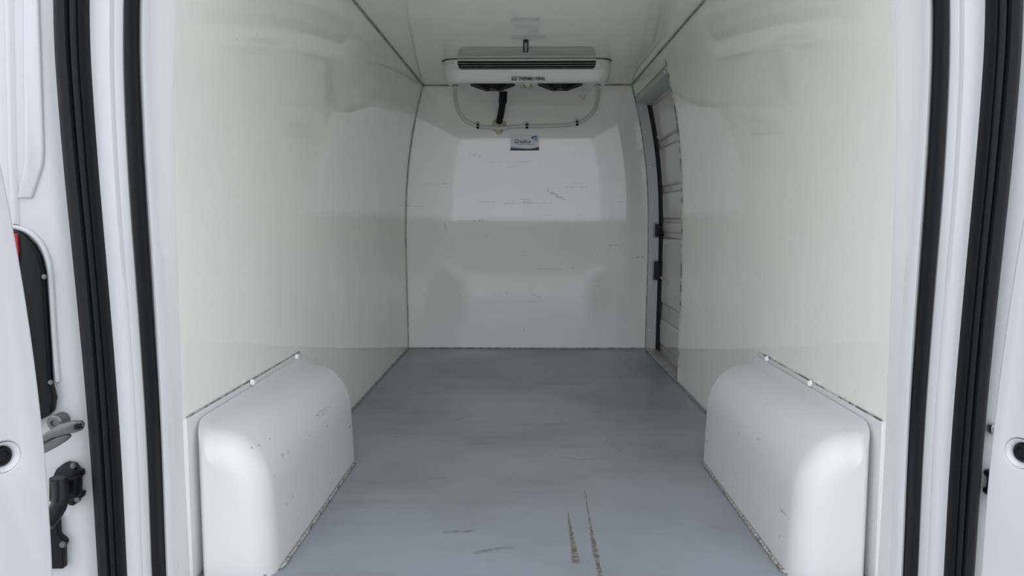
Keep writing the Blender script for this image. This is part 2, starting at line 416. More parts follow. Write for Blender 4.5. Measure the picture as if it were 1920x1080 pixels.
# seams and beads
tn = [0]
def trim(o, label, cat='trim'):
    tn[0] += 1; o.name = 'trim_%d' % tn[0]
    return tag(o, label, cat, kind='structure')
for s, w in ((-1, 'left'), (1, 'right')):
    p = [(wall_x(s, ZC, y) - s * 0.003, y, ZC - 0.003) for y in np.linspace(YR, YB, 14)]
    trim(tube('t', p, 0.004, M['seam'], k=8), 'dark seam where the %s wall meets the ceiling' % w, 'seam')
y_end = {-1: YB, 1: DOOR_Y}
for s, w in ((-1, 'left'), (1, 'right')):
    p = [(wall_x(s, 0, y) - s * 0.004, y, 0.003) for y in np.linspace(2.66, y_end[s], 14)]
    trim(tube('t', p, 0.0055, M['bead'], k=8), 'dirty sealant bead along the foot of the %s wall' % w, 'sealant')
trim(tube('t', [(wall_x(-1, 0, YB), YB - 0.003, 0.002), (wall_x(1, 0, YB), YB - 0.003, 0.002)], 0.006, M['seam'], k=8), 'dark grimy joint along the foot of the bulkhead', 'sealant')
trim(tube('t', [(wall_x(-1, ZC, YB), YB - 0.002, ZC - 0.002), (wall_x(1, ZC, YB), YB - 0.002, ZC - 0.002)], 0.005, M['seam'], k=8), 'seam where the bulkhead meets the ceiling', 'seam')
trim(tube('t', [(wall_x(-1, z, YB) + 0.003, YB - 0.003, z) for z in np.linspace(0, ZC, 24)], 0.0035, grimy('corner_seam', (0.62, 0.62, 0.57), (0.38, 0.37, 0.32), 30), k=8), 'curved corner seam between left wall and bulkhead', 'seam')
trim(tube('t', [(wall_x(1, z, DOOR_Y) - 0.002, DOOR_Y + 0.002, z) for z in np.linspace(0, DOOR_Z + 0.03, 24)], 0.004, M['bead_thin'], k=8), 'grimy sealed edge of the right wall beside the side door', 'sealant')

# ------------------------------------------------------------------ side door opening
DO = 0.078                                       # how far the door skin sits outside the lining
# front jamb plate, follows the curve
zj = np.linspace(0, DOOR_Z - 0.02, 26)
a = [(wall_x(1, z, YB) - 0.004, YB - 0.006, z) for z in zj]; b = [(wall_x(1, z, YB) + 0.066, YB - 0.022, z) for z in zj]
jm = sheet('t', [a, b, [(x, y + 0.03, z) for x, y, z in b], [(x, y + 0.02, z) for x, y, z in a]], M['trim_white'])
trim(jm, 'white riveted jamb plate between bulkhead and side door', 'door frame')
for z in (0.13, 0.45, 0.60, 0.95, 1.22, 1.45, 1.60):
    lathe('rivet', (wall_x(1, z, YB) + 0.02, YB - 0.0105, z), (0, -1, 0), [(0, .008), (.003, .007), (.005, .003), (.0055, 0)], M['rivet'], jm, 10)
trim(tube('t', [(wall_x(1, z, YB) - 0.004, YB - 0.006, z) for z in np.linspace(0, ZC, 24)], 0.003, M['seam'], k=8), 'curved seam between bulkhead and side door jamb', 'seam')
# header plate and soffit
ys = np.linspace(DOOR_Y, YB - 0.02, 10)
hp = sheet('t', [[(wall_x(1, DOOR_Z, y) - 0.002, y, DOOR_Z) for y in ys], [(wall_x(1, DOOR_Z - 0.035, y) - 0.002, y, DOOR_Z - 0.035) for y in ys], [(wall_x(1, DOOR_Z - 0.055, y) + 0.095, y, DOOR_Z - 0.06) for y in ys], [(wall_x(1, DOOR_Z, y) + 0.10, y, DOOR_Z + 0.02) for y in ys]], M['trim_white'])
trim(hp, 'white header plate over the side door with rivets', 'door frame')
for y in (4.05, 4.42, 4.75, 4.97):
    lathe('rivet', (wall_x(1, DOOR_Z - 0.02, y) - 0.002, y, DOOR_Z - 0.018), (-1, 0, -0.2), [(0, .008), (.003, .007), (.005, .003), (.0055, 0)], M['rivet'], hp, 10)
trim(tube('t', [(wall_x(1, DOOR_Z, y) - 0.003, y, DOOR_Z) for y in ys], 0.0025, M['seam'], k=6), 'thin dark joint above the side door header plate', 'seam')
sl = sheet('t', [[(wall_x(1, 0, y) - 0.012, y, 0.004) for y in ys], [(wall_x(1, 0, y) + 0.02, y, 0.010) for y in ys], [(wall_x(1, 0, y) + 0.07, y, 0.004) for y in ys], [(wall_x(1, 0, y) + 0.14, y, -0.03) for y in ys]], M['sill'])
trim(sl, 'worn metal sill strip under the side door', 'door sill')
# the door: curved skin with raised pressings
dr = empty('door_1', (wall_x(1, 0, 4.5) + DO, 4.5, 0)); tag(dr, 'closed grey sliding side door beside the bulkhead, seen from inside', 'door', kind='structure')
def door_x(z, y, d=0.0): return wall_x(1, z, y) + DO - d
def door_patch(name, y0, y1, z0, z1, d, r, mat, parent):
    """pressed pad standing d proud of the door skin, rounded corners and soft flanks"""
    def ring(ins, dd):
        out = []
        for cx, cz, a0 in ((y1 - r, z1 - r, 0), (y0 + r, z1 - r, 90), (y0 + r, z0 + r, 180), (y1 - r, z0 + r, 270)):
            for k in range(7):
                t = math.radians(a0 + 15 * k); y = cx + (r - ins) * math.cos(t); z = cz + (r - ins) * math.sin(t)
                out.append((y, z))
        n = []
        for i in range(len(out)):            # extra points along the tall sides so that the pad bends with the skin
            y, z = out[i]; y2, z2_ = out[(i + 1) % len(out)]
            n.append((y, z))
            if abs(z2_ - z) > 0.06:
                for q in range(1, 6): n.append((y + (y2 - y) * q / 6, z + (z2_ - z) * q / 6))
        return [(door_x(z, y, dd), y, z) for y, z in n]
    rows = [ring(0, -0.002), ring(0.004, d * 0.5), ring(0.012, d * 0.95), ring(0.02, d)]
    b_ = bmesh.new(); vv = [[b_.verts.new(p) for p in rr] for rr in rows]; n = len(rows[0])
    for r0, r1 in zip(vv, vv[1:]):
        for j in range(n): b_.faces.new((r0[j], r0[(j + 1) % n], r1[(j + 1) % n], r1[j]))
    f = b_.faces.new(vv[-1]); bmesh.ops.triangulate(b_, faces=[f])
    return from_bm(name, b_, mat, parent, 50)
zz = np.linspace(-0.01, 1.68, 40)
rows = [[(door_x(z, y, e), y, z) for z in zz] for y, e in ((3.90, 0), (4.30, 0), (4.60, 0), (4.86, 0), (4.945, -0.004), (4.978, -0.016))]
rows = rows + [[(door_x(z, y, -0.05), y, z) for z in zz] for y in (4.978, 3.90)]
sheet('inner_skin', rows, M['doorskin'], dr, 40, close=False)
for (z0, z1) in ((1.37, 1.60), (1.08, 1.33), (0.875, 1.05), (0.33, 0.765), (0.06, 0.235)):
    door_patch('pressed_panel', 4.02, 4.865, z0, z1, 0.016, 0.03, M['doorskin'], dr)
door_patch('grip_pressing', 4.02, 4.90, 0.79, 0.86, 0.010, 0.02, M['doorskin'], dr)
tube('rib', [(door_x(0.50, 4.86, 0.02), 4.86, 0.50), (door_x(0.49, 4.70, 0.02), 4.70, 0.485), (door_x(0.48, 4.60, 0.02), 4.6, 0.482)], [0.007, 0.006, 0.002], M['doorskin'], dr, 10)
for (u, v) in ((1247, 456), (1237, 476), (1236, 532), (1234, 611), (1274, 594), (1234, 257)):
    p = onX(u, v, XC + 0.87 if v > 300 else XC + 0.85); y = min(p[1], 4.92); z = p[2]
    lathe('rivet', (door_x(z, y, 0.0 if y > 4.86 else 0.016), y, z), (-1, 0, 0), [(0, .008), (.003, .007), (.005, .003), (.0055, 0)], M['rivet'], dr, 10)
sheet('gap_seal', [[(door_x(z, YB, 0.016), YB - 0.024, z) for z in zz], [(door_x(z, YB, 0.004), YB - 0.045, z) for z in zz], [(door_x(z, YB, -0.03), YB - 0.05, z) for z in zz], [(door_x(z, YB, -0.03), YB - 0.01, z) for z in zz]], M['dark'], dr)
# latch pieces on the jamb
def latch(name, u0, u1, v0, v1, label, lug):
    p, q = onY(u0, v1, YB - 0.03), onY(u1, v0, YB - 0.03)
    e = empty(name, ((p[0] + q[0]) / 2, YB - 0.03, p[2])); tag(e, label, 'latch')
    b_ = bmesh.new(); bm_box(b_, p[0] + 0.006, q[0], YB - 0.085, YB - 0.018, p[2] + 0.004, q[2] - 0.004, 0.006)
    from_bm('latch_body', b_, M['dark'], e)
    box('backing_plate', p[0] - 0.004, q[0] - 0.01, YB - 0.027, YB - 0.014, p[2] - 0.006, q[2] + 0.006, M['slat'], e, 0.004)
    box('catch', q[0] - 0.012, q[0] + 0.012, YB - 0.10, YB - 0.03, (p[2] + q[2]) / 2 - lug, (p[2] + q[2]) / 2 + lug, M['black'], e, 0.004)
latch('door_latch', 1226, 1240, 419, 444, 'small black latch on the side door jamb, the upper one', 0.03)
latch('door_latch', 1224, 1240, 489, 524, 'larger square black latch block low on the side door jamb', 0.045)

# ------------------------------------------------------------------ wheel arch covers
def wheel_arch(s, word, y_far, y_near, rv):
    x_in = 0.632                                  # inner face measured from the centre line
    root = empty('wheel_arch_cover', (XC + s * 0.72, (y_far + y_near) / 2, 0))
    tag(root, 'moulded white wheel arch cover against the %s wall' % word, 'wheel arch', 'wheel arch covers on the cargo floor')
    # cross-section (distance from centre line, height), drawn in by d towards both rounded ends
    def prof(d, w=0.0):
        p = [(x_in + d, 0.0), (x_in + d + 0.004, 0.10), (x_in + d + 0.008, 0.19)]
        for k in range(1, 13):
            t = math.radians(7.5 * k); p.append((x_in + 0.133 - (0.125 - d) * math.cos(t), 0.19 + (0.168 - d) * math.sin(t)))
        return p + [(0.790 - w, 0.362 - d), (0.803 - w, 0.372 - d * .9), (0.813 - w, 0.392 - d * .8), (0.813 - w, 0.0)]
    R_, Q_ = 0.072, 0.05; rows = [(R_ + 0.008, y_near, 0.024)]
    for k in range(0, 11):
        t = math.radians(9 * k); d = R_ * (1 - math.sin(t)); rows.append((d, y_near + R_ * (1 - math.cos(t)), 0.022 * d / R_))
    rows += [(0.0, y_near + R_ + (y_far - y_near - R_ - Q_) * q / 6, 0.0) for q in range(1, 6)]
    for k in range(10, -1, -1):
        t = math.radians(9 * k); rows.append((Q_ * (1 - math.sin(t)), y_far - Q_ * (1 - math.cos(t)), 0.0))
    rows.append((Q_ + 0.008, y_far, 0.0))
    sheet('cover', [[(XC + s * x, y, z) for x, z in prof(d, w)] for d, y, w in rows], M['arch'], root, 60, close=True)
    # flange on the wall, its far top corner rounded
    zt = 0.405; pts = []
    for k in range(8):
        t = math.radians(90 * k / 7); pts.append((y_far - 0.01 - 0.06 + 0.07 * math.sin(t), zt - 0.07 + 0.07 * math.cos(t)))
    out = [(YR + 0.004, zt)] + pts + [(y_far + 0.0, 0.01), (YR + 0.004, 0.01)]
    prism('wall_flange', [(wall_x(s, 0.3, y) + s * 0.001, y, z) for y, z in out], (-s * 0.008, 0, 0), M['arch'], root, 0.002)
    p = [(XC + s * (x_in - 0.004), y_near + 0.072, 0.004), (XC + s * (x_in - 0.004), y_far - 0.05, 0.004), (XC + s * (x_in + 0.014), y_far - 0.014, 0.004), (XC + s * (x_in + 0.05), y_far + 0.004, 0.004)]
    p = [(XC + s * (x_in + 0.072), y_near - 0.004, 0.004), (XC + s * (x_in + 0.025), y_near + 0.022, 0.004)] + p
    tube('floor_bead', p, 0.005, M['bead'], root, 8)
    tube('flange_seam', [(wall_x(s, zt, y) - s * 0.002, y, zt + 0.001) for y in np.linspace(y_near, y_far - 0.05, 8)], 0.003, M['seam'] if s < 0 else M['bead_thin'], root, 6)
    for (u, v) in rv:
        q = onX(u, v, wall_x(s, 0.39, 2.4) - s * 0.012)
        lathe('rivet', (q[0], q[1], q[2]), (-s, 0, 0.1), [(-.004, .010), (.003, .009), (.006, .005), (.007, 0)], M['rivet'], root, 12)
wheel_arch(-1, 'left', 2.67, 1.735, [(557, 669), (474, 717)])
wheel_arch(1, 'right', 2.69, 1.735, [(1437, 673), (1518, 719)])

# ------------------------------------------------------------------ cooling unit under the ceiling
un = empty('cooling_unit', (0.012, 4.45, ZC)); tag(un, 'white roof evaporator unit with slatted outlet above the bulkhead', 'cooling unit')
UX = 0.012
st = [-1, -.995, -.975, -.94, -.90, -.85, -.81, -.5, 0, .5, .81, .85, .90, .94, .975, .995, 1]
def plan(s):                                       # rounded front corners
    a = max(0, (abs(s) - 0.85) / 0.15); return 0.085 * (1 - math.sqrt(max(0, 1 - a * a)))
pro = [(4.205, 1.757, .470), (4.198, 1.735, .471), (4.193, 1.712, .470), (4.188, 1.696, .468), (4.187, 1.690, .467), (4.190, 1.680, .466), (4.193, 1.668, .464), (4.196, 1.655, .460),
       (4.202, 1.636, .448), (4.210, 1.6285, .438), (4.228, 1.6270, .426), (4.27, 1.650, .410), (4.29, 1.662, .405), (4.70, 1.664, .398), (4.76, 1.672, .398), (4.80, 1.70, .40), (4.80, 1.757, .42)]
bm = bmesh.new()
vv = [[bm.verts.new((UX + s * hw, min(y + plan(s), 4.80), z)) for (y, z, hw) in pro] for s in st]
for i in range(len(st) - 1):
    for j in range(len(pro) - 1):
        if j < 3 and abs(st[i]) <= .811 and abs(st[i + 1]) <= .811: continue      # the outlet
        bm.faces.new((vv[i][j], vv[i][j + 1], vv[i + 1][j + 1], vv[i + 1][j]))
bm.faces.new(vv[0]); bm.faces.new(vv[-1][::-1])
for s in (-1, 1):                                  # rounded lower corners and slanting sides of the outlet
    x0 = UX + s * .470 * .81; q = [(x0, 1.757), (x0 - s * .002, 1.725), (x0 - s * .008, 1.708), (x0 - s * .016, 1.700), (x0 - s * .03, 1.6965), (x0 - s * .03, 1.694), (x0 + s * .004, 1.694), (x0 + s * .004, 1.757)]
    bm_prism(bm, [(x, 4.196 + (z - 1.694) * 0.16, z) for x, z in q], (0, 0.02, 0))
from_bm('casing', bm, M['casing'], un, 40)
gx = .470 * .81
outr = sheet('outlet_recess', [[(UX - gx, 4.215, 1.757), (UX - gx, 4.215, 1.690), (UX + gx, 4.215, 1.690), (UX + gx, 4.215, 1.757)], [(UX - gx, 4.29, 1.757), (UX - gx, 4.29, 1.69), (UX + gx, 4.29, 1.69), (UX + gx, 4.29, 1.757)]], M['dark'], un)
box('outlet_back', UX - gx, UX + gx, 4.27, 4.28, 1.69, 1.757, M['dark'], un, 0)
box('outlet_rail', UX - gx, UX + gx, 4.196, 4.225, 1.7435, 1.7545, M['rail'], un, 0.002)
for z in (1.7315, 1.7185, 1.7055):
    box('slat', UX - gx + 0.006, UX + gx - 0.006, 4.203, 4.235, z - 0.0016, z + 0.0016, M['slat'], un, 0.0006)
tube('top_gasket', [(UX + s * .474, min(4.203 + plan(s), 4.8), 1.7555) for s in st], 0.003, M['black'], un, 6)
# fan guards under the unit: stepped cones with blades showing
for cx in (-.198, .197):
    fg = lathe('fan_guard', (UX + cx, 4.47, 1.664), (0, 0, -1), [(0.001, .132), (.004, .130), (.004, .118), (.011, .115), (.011, .098), (.018, .095), (.018, .078), (.025, .075), (.025, .056), (.030, .052), (.030, .0)], M['black'], un, 28)
    for k in range(8):
        t = k * 2 * math.pi / 8
        tube('guard_spoke', [Vector((UX + cx + .02 * math.cos(t), 4.47 + .02 * math.sin(t), 1.633)), Vector((UX + cx + .054 * math.cos(t), 4.47 + .054 * math.sin(t), 1.633)), Vector((UX + cx + .13 * math.cos(t), 4.47 + .13 * math.sin(t), 1.660))], 0.003, M['black'], fg, 6)
# warning label on the underside
wlb = box('warning_label', UX - .036, UX + .048, 4.40, 4.592, 1.6605, 1.6628, M['black'], un, 0)
box('label_face', UX - .034, UX + .046, 4.402, 4.586, 1.6600, 1.6606, M['sticker'], wlb, 0)
for cx in (-.014, .026):
    prism('warning_triangle', [(UX + cx - .018, 4.57, 1.6596), (UX + cx + .018, 4.57, 1.6596), (UX + cx, 4.42, 1.6596)], (0, 0, .0006), M['black'], wlb, 0)
    prism('triangle_fill', [(UX + cx - .0135, 4.558, 1.6592), (UX + cx + .0135, 4.558, 1.6592), (UX + cx, 4.44, 1.6592)], (0, 0, .0006), M['yellow'], wlb, 0)
    prism('triangle_mark', [(UX + cx - .002, 4.545, 1.6588), (UX + cx + .002, 4.545, 1.6588), (UX + cx + .003, 4.48, 1.6588), (UX + cx - .003, 4.48, 1.6588)], (0, 0, .0006), M['black'], wlb, 0)
# lettering on the front
p = onY(971.5, 150.6, 4.186)
text_obj('lettering', 'THERMO KING', (p[0], 4.1865, p[2]), 0.0255, 0.146, M['navy'], un, bold=0.0006, extrude=0.0012)
p = onY(959.5, 151, 4.187); q = onY(968.5, 143.6, 4.187)
em = box('emblem', p[0], q[0], 4.1855, 4.194, p[2], q[2], M['navy'], un, 0)
w, h = q[0] - p[0], q[2] - p[2]
for a in ((.06, .94, .86, .94), (.06, .94, .06, .12), (.14, .40, .66, .76), (.24, .30, .2, .66), (.46, .54, .2, .76), (.62, .86, .66, .76), (.66, .74, .2, .66)):
    box('emblem_bar', p[0] + a[0] * w, p[0] + a[1] * w, 4.1848, 4.186, p[2] + a[2] * h, p[2] + a[3] * h, M['sticker'], em, 0)
for s in (-1, 1):
    lathe('screw', (UX + s * .405, 4.1935, 1.730), (0, -1, 0), [(0, .006), (.002, .005), (.002, 0)], M['rail'], un, 10)
prism('drain_fitting', [onY(1086, 177, 4.75), onY(1098, 177, 4.75), onY(1097, 185, 4.75), onY(1091, 185, 4.75)], (0, 0.02, 0), M['foam'], un, 0.003)

# drain pipe with clips, hose, sealant
YP = YB - 0.018
px = [(853, 168), (855, 190), (860, 208), (872, 225), (893, 236), (915, 239), (940, 240), (965, 238), (988, 236.5), (1020, 236.5), (1050, 235), (1082, 231), (1102, 220), (1115, 205), (1120, 188), (1121, 168)]
pipe_pts = [onY(u, v, YP) for u, v in px]
pipe_pts[0] = (pipe_pts[0][0] + .02, 4.78, 1.70); pipe_pts[-1] = (pipe_pts[-1][0] - .02, 4.78, 1.70)
pp = tube('drain_pipe', spline(pipe_pts, 6), 0.0125, M['pipe'], k=12); tag(pp, 'white drain pipe looping across the bulkhead below the cooling unit', 'pipe')
for u, v, lb in ((896, 236.5, 'left of the black hose'), (988, 236.5, 'above the blue sticker'), (1082, 231, 'at the right end of the drain pipe bend')):
    c = Vector(onY(u, v, YP))
    e = empty('pipe_clip', (c.x, YB, c.z)); tag(e, 'black pipe clip ' + lb, 'clip', 'clips holding the drain pipe')
    bm = bmesh.new(); bm_tube(bm, [c + Vector((-.008, -.001, 0)), c + Vector((.008, -.001, 0))], 0.0165, 14); from_bm('clip_band', bm, M['black'], e)
    box('clip_tab', c.x - .007, c.x + .007, YB - .012, YB, c.z + .012, c.z + .03, M['black'], e, 0.002)
    lathe('clip_screw', (c.x, YB - .012, c.z + .022), (0, -1, 0), [(0, .006), (.003, .004), (.003, 0)], M['steel'], e, 10)
    box('clip_slot', c.x - .004, c.x + .004, c.y - .0195, c.y - .016, c.z - .004, c.z + .004, M['steel'], e, 0.001)
h0 = (onY(944, 168, 4.835)); h3 = onY(936, 229, YB - .02)
hp_ = [h0, onY(942.5, 190, 4.85), onY(940, 208, 4.93), h3]
hs = spline(hp_, 10); rr = [0.021 + 0.0016 * math.sin(i * 2.3) for i in range(len(hs))]
hr = [(.026 if i < 12 else rr[i]) for i in range(len(hs))]
tag(tube('refrigerant_hose', hs, hr, M['rubber_flat'], k=14), 'black taped hose dropping from the cooling unit into the bulkhead', 'hose')
bm = bmesh.new()
for (u, v, r) in ((936, 238, .040), (931, 233, .030), (943, 234, .024), (936, 245, .026), (927, 240, .020), (939, 228, .018)):
    c = onY(u, v, YB)
    b_ = bmesh.new(); bmesh.ops.create_icosphere(b_, subdivisions=3, radius=1)
    for vtx in b_.verts:
        k = 1 + 0.12 * math.sin(vtx.co.x * 9 + u) * math.cos(vtx.co.z * 8 + v)
        vtx.co = Vector((c[0] + vtx.co.x * r * k, c[1] + vtx.co.y * r * .55, c[2] + vtx.co.z * r * k))
    merge(bm, b_)
tag(from_bm('sealant_patch', bm, M['foam'], None, 60), 'lumpy cream sealant around the hose hole in the bulkhead', 'sealant')

# ceiling probe
pa, pb = onZ(986, 74, ZC), onZ(986, 97, ZC)
pr = empty('temperature_probe', (pa[0], (pa[1] + pb[1]) / 2, ZC)); tag(pr, 'small metal probe in a black clip on the ceiling before the cooling unit', 'probe')
def stadium(x, y0, y1, w, z):
    o = []
    for k in range(9):
        t = math.pi * k / 8; o.append((x + w * math.cos(t), y1 - w + w * math.sin(t), z))
    for k in range(9):
        t = math.pi * (1 + k / 8); o.append((x + w * math.cos(t), y0 + w + w * math.sin(t), z))
    return o
prism('clip_base', stadium(pa[0], pa[1], pb[1], .0135, ZC), (0, 0, -.006), M['black'], pr, 0.001)
tube('probe_rod', [(pa[0], pa[1] + .05, ZC - .009), (pa[0], pb[1] - .03, ZC - .009)], 0.0065, M['steel'], pr, 12)

# ------------------------------------------------------------------ sticker on the bulkhead
YS = YB - 0.0012
sp = lambda u, v, k=0: onY(u, v, YS - k * 0.0006)
stk = empty('sticker', sp(984, 282)); tag(stk, 'white and blue company sticker on the bulkhead below the pipe', 'sticker')
def flat(name, pts, k, mat): return prism(name, [sp(u, v, k) for u, v in pts], (0, .0005, 0), mat, stk, 0)
flat('sticker_sheet', [(957, 253), (1011, 253), (1011, 282.2), (957, 282.2)], 0, M['sticker'])
flat('light_band', [(957, 274.8), (972, 277.2), (984, 278.6), (997, 278.7), (997, 280), (957, 280)], 1, M['sky_blue'])
flat('dark_band', [(957, 278.4), (996, 279.4), (996, 282.2), (957, 282.2)], 2, M['navy'])
flat('band_flare', [(994, 279), (1010.7, 275.5), (1010.7, 282.2), (994, 282.2)], 3, M['navy'])
flat('logo_square', [(996.2, 256), (1006.6, 254.2), (1008.2, 265), (997.8, 266)], 1, M['blue'])
flat('logo_notch', [(997.2, 262), (1000.5, 260), (1003, 260), (1000.8, 262), (1000.3, 266.5), (997.6, 266.5)], 2, M['sticker'])
p = sp(1000.4, 264.9, 3); text_obj('logo_letter', 'G', p, 0.034, 0.022, M['sticker'], stk, bold=0.0012)
p = sp(964.8, 268.4, 1); text_obj('lettering', 'Gradius', p, 0.036, 0.108, M['navy'], stk, shear=0.25, bold=0.0006)
p = sp(970, 271.4, 1); text_obj('small_lettering', 'Transport cooling group', p, 0.0105, 0.118, M['navy'], stk, shear=0.2)

# ------------------------------------------------------------------ rear door frame
FZ = [-.12, .08, .39, .725, 1.045, 1.36, 1.60, 1.80, 1.90]
K = dict(wall=[.8245, .8245, .8255, .8235, .8175, .806], s_end=[.854, .854, .850, .8535, .8615, .858], b_end=[.866, .866, .862, .8695, .876, .873],
         s1o=[.885, .885, .881, .8895, .899, .892], s2i=[.933, .933, .932, .942, .9545, .958], s2g=[.953, .953, .955, .963, .980, .985], s2o=[.977, .978, .980, .993, 1.009, 1.013])
fit = {}
for k_, v_ in K.items():
    fit[k_] = (FZ, v_ + [v_[-1] - .03, v_[-1] - .08, v_[-1] - .12])
def fx(k, z):
    if k == 'wall': return half(z, YR)
    zf, xf = fit[k]                                # smoothed: mean over a short window
    return float(np.mean([np.interp(z + d, zf, xf) for d in np.linspace(-.16, .16, 9)]))
ZF = np.linspace(-0.10, 1.85, 50)
PRX = 1.24
frames = {}
for s, wd in ((-1, 'left'), (1, 'right')):
    P = lambda k, y, d=0.0: [(XC + s * (fx(k, z) + d), y, z) for z in ZF]
    e = sheet('t', [P('wall', 1.7198, .0002), P('wall', 1.716, .003), P('s_end', 1.70, -.012), P('s_end', 1.70, 0), P('s_end', 1.76, 0)], M['trim_white'], None, 40)
    trim(e, 'pale edge strip closing the lining beside the %s rear door' % wd, 'edge strip')
    pl = sheet('t', [P('s_end', 1.705, -.002), P('s_end', 1.690, .001), P('s_end', 1.682, .006), P('s_end', 1.684, .011), P('b_end', 1.69, .0), P('b_end', 1.70, .02), P('s1o', 1.675, -.004), P('s1o', 1.662, .004), P('s1o', 1.656, .02), P('s1o', 1.648, .026), P('s2i', 1.640, -.008), P('s2i', 1.640, .03), P('s2o', 1.635, -.03),
                    P('s2o', 1.640, .0), P('s2o', 1.634, .012), P('s2o', 1.626, .03), P('s2o', 1.623, .05), [(XC + s * (PRX - .02), 1.622, z) for z in ZF], [(XC + s * PRX, 1.635, z) for z in ZF], [(XC + s * PRX, 1.72, z) for z in ZF]], M['paint'], None, 30)
    trim(pl, 'white painted rear pillar on the %s side' % wd, 'pillar')
    frames[s] = pl
    # inner seal: bulb on a carrier
    r1 = [P('b_end', 1.685, .0), P('b_end', 1.660, .001), P('b_end', 1.648, .007), P('b_end', 1.645, .012), P('s1o', 1.648, -.006), P('s1o', 1.658, .0), P('s1o', 1.672, .0)]
    o = sheet('door_seal', r1, M['rubber'], None, 60); tag(o, 'narrow black rubber seal nearest the cargo box on the %s pillar' % wd, 'seal', 'black rubber seals on the rear pillars')
    root = empty('door_seal', (XC + s * .97, 1.62, 0)); tag(root, 'wide black rubber seal beside the open %s rear door' % wd, 'seal', 'black rubber seals on the rear pillars')
    mid = lambda k1, k2, f, y: [(XC + s * (fx(k1, z) * (1 - f) + fx(k2, z) * f), y, z) for z in ZF]
    sheet('seal_bulb', [P('s2i', 1.645), mid('s2i', 's2g', .05, 1.618), mid('s2i', 's2g', .25, 1.608), mid('s2i', 's2g', .40, 1.612), mid('s2i', 's2g', .48, 1.606), mid('s2i', 's2g', .75, 1.600), mid('s2i', 's2g', .97, 1.608), P('s2g', 1.64)], M['rubber'], root, 60)
    sheet('seal_lip', [P('s2g', 1.62), mid('s2g', 's2o', .06, 1.596), mid('s2g', 's2o', .5, 1.592), mid('s2g', 's2o', .93, 1.598), P('s2o', 1.606), P('s2o', 1.642)], M['rubber_flat'], root, 60)
trim(box('t', XC - 1.22, XC + 1.22, 1.615, 1.735, ZC + 0.02, 1.96, M['paint'], None, .01), 'white header across the top of the rear doorway', 'header')
trim(box('t', XC - 1.22, XC + 1.22, 1.60, 1.70, -0.22, -0.032, M['paint'], None, .01), 'white rear sill below the cargo floor edge', 'sill')
# pressed shape on the left pillar
prism('pressing', [onY(u, v, 1.626) for u, v in ((48, -60), (74, -60), (86, 285), (84, 312), (64, 372), (36, 372), (50, 305))], (0, -.010, 0), M['paint'], frames[-1], .0085, 4)
tube('pressed_rib', spline([onY(u, v, 1.630) for u, v in ((20, -60), (24, 120), (28, 300), (34, 420))], 5), .013, M['paint'], frames[-1], 12)

# ------------------------------------------------------------------ open rear doors
def rear_door(s, name, label, px_edge, hole, swing):
    X0 = XC + s * 0.945; ang = math.radians(swing)
    dn = Vector((s * math.sin(ang), -math.cos(ang), 0)); nn = Vector((s * math.cos(ang), math.sin(ang), 0))      # along the leaf, outwards
    P0 = Vector((X0, 1.47, 0)); eye = Vector((0, 0, CAM_H))
    def hit(u, v):
        d = Vector(ray(u, v).tolist()); return eye + d * (nn.dot(P0 - eye) / nn.dot(d))
    pts = [hit(u, v) for u, v in px_edge]
    cz = np.polyfit([q.z for q in pts], [(q - P0).dot(dn) for q in pts], 2)
    def edge(z): return P0 + dn * float(np.polyval(cz, min(max(z, 0.0), 1.5))) + Vector((0, 0, z))
    root = empty(name, edge(-0.08)); tag(root, label, 'door', kind='structure')
    root.location.z = -0.08
    zs2 = np.linspace(-0.08, 1.85, 40); W = 0.80
    loop = [Vector((edge(z).x, edge(z).y, z)) for z in zs2] + [P0 + dn * W + Vector((0, 0, z)) for z in (1.85, -0.08)]
    b_ = bmesh.new(); bm_prism(b_, loop, nn * 0.055)
    hc = hit(*hole)
    leaf = from_bm('leaf', b_, M['paint'], None, 30)
    cut = lathe('cut', hc - nn * 0.01, nn, [(0, 0), (0, .0285), (.04, .0285), (.04, 0)], None, None, 28)
    md = leaf.modifiers.new('hole', 'BOOLEAN'); md.operation = 'DIFFERENCE'; md.object = cut; md.solver = 'EXACT'
    bv = leaf.modifiers.new('round', 'BEVEL'); bv.width = .006; bv.segments = 3; bv.limit_method = 'ANGLE'; bv.angle_limit = math.radians(60)
    dg = bpy.context.evaluated_depsgraph_get()
    me = bpy.data.meshes.new_from_object(leaf.evaluated_get(dg)); me.name = 'leaf'
    leaf.modifiers.clear(); leaf.data = me; me.set_sharp_from_angle(angle=math.radians(35))
    bpy.data.objects.remove(cut)
    w_ = Vector(leaf.location); leaf.parent = root; leaf.location = w_ - Vector(root.location)
    dish = lathe('dished_hole', hc, nn, [(.000, .0290), (.001, .027), (.004, .0235), (.008, .0205), (.014, .0190)], M['paint'], root, 28)
    lathe('rubber_plug', hc, nn, [(.013, .0205), (.008, .0185), (.005, .016), (.0045, .012), (.008, .010), (.008, 0)], M['black'], root, 28)
    return root
door_left = rear_door(-1, 'door_2', 'open white left rear door leaf with a rubber plug', [(0, 300), (19, 380), (50, 550), (70, 720), (99, 1030)], (8, 857), 26)
door_right = rear_door(1, 'door_3', 'open white right rear door leaf with a rubber plug', [(1912, 440), (1895, 540), (1860, 810), (1837, 1080)], (1913, 850), 26)

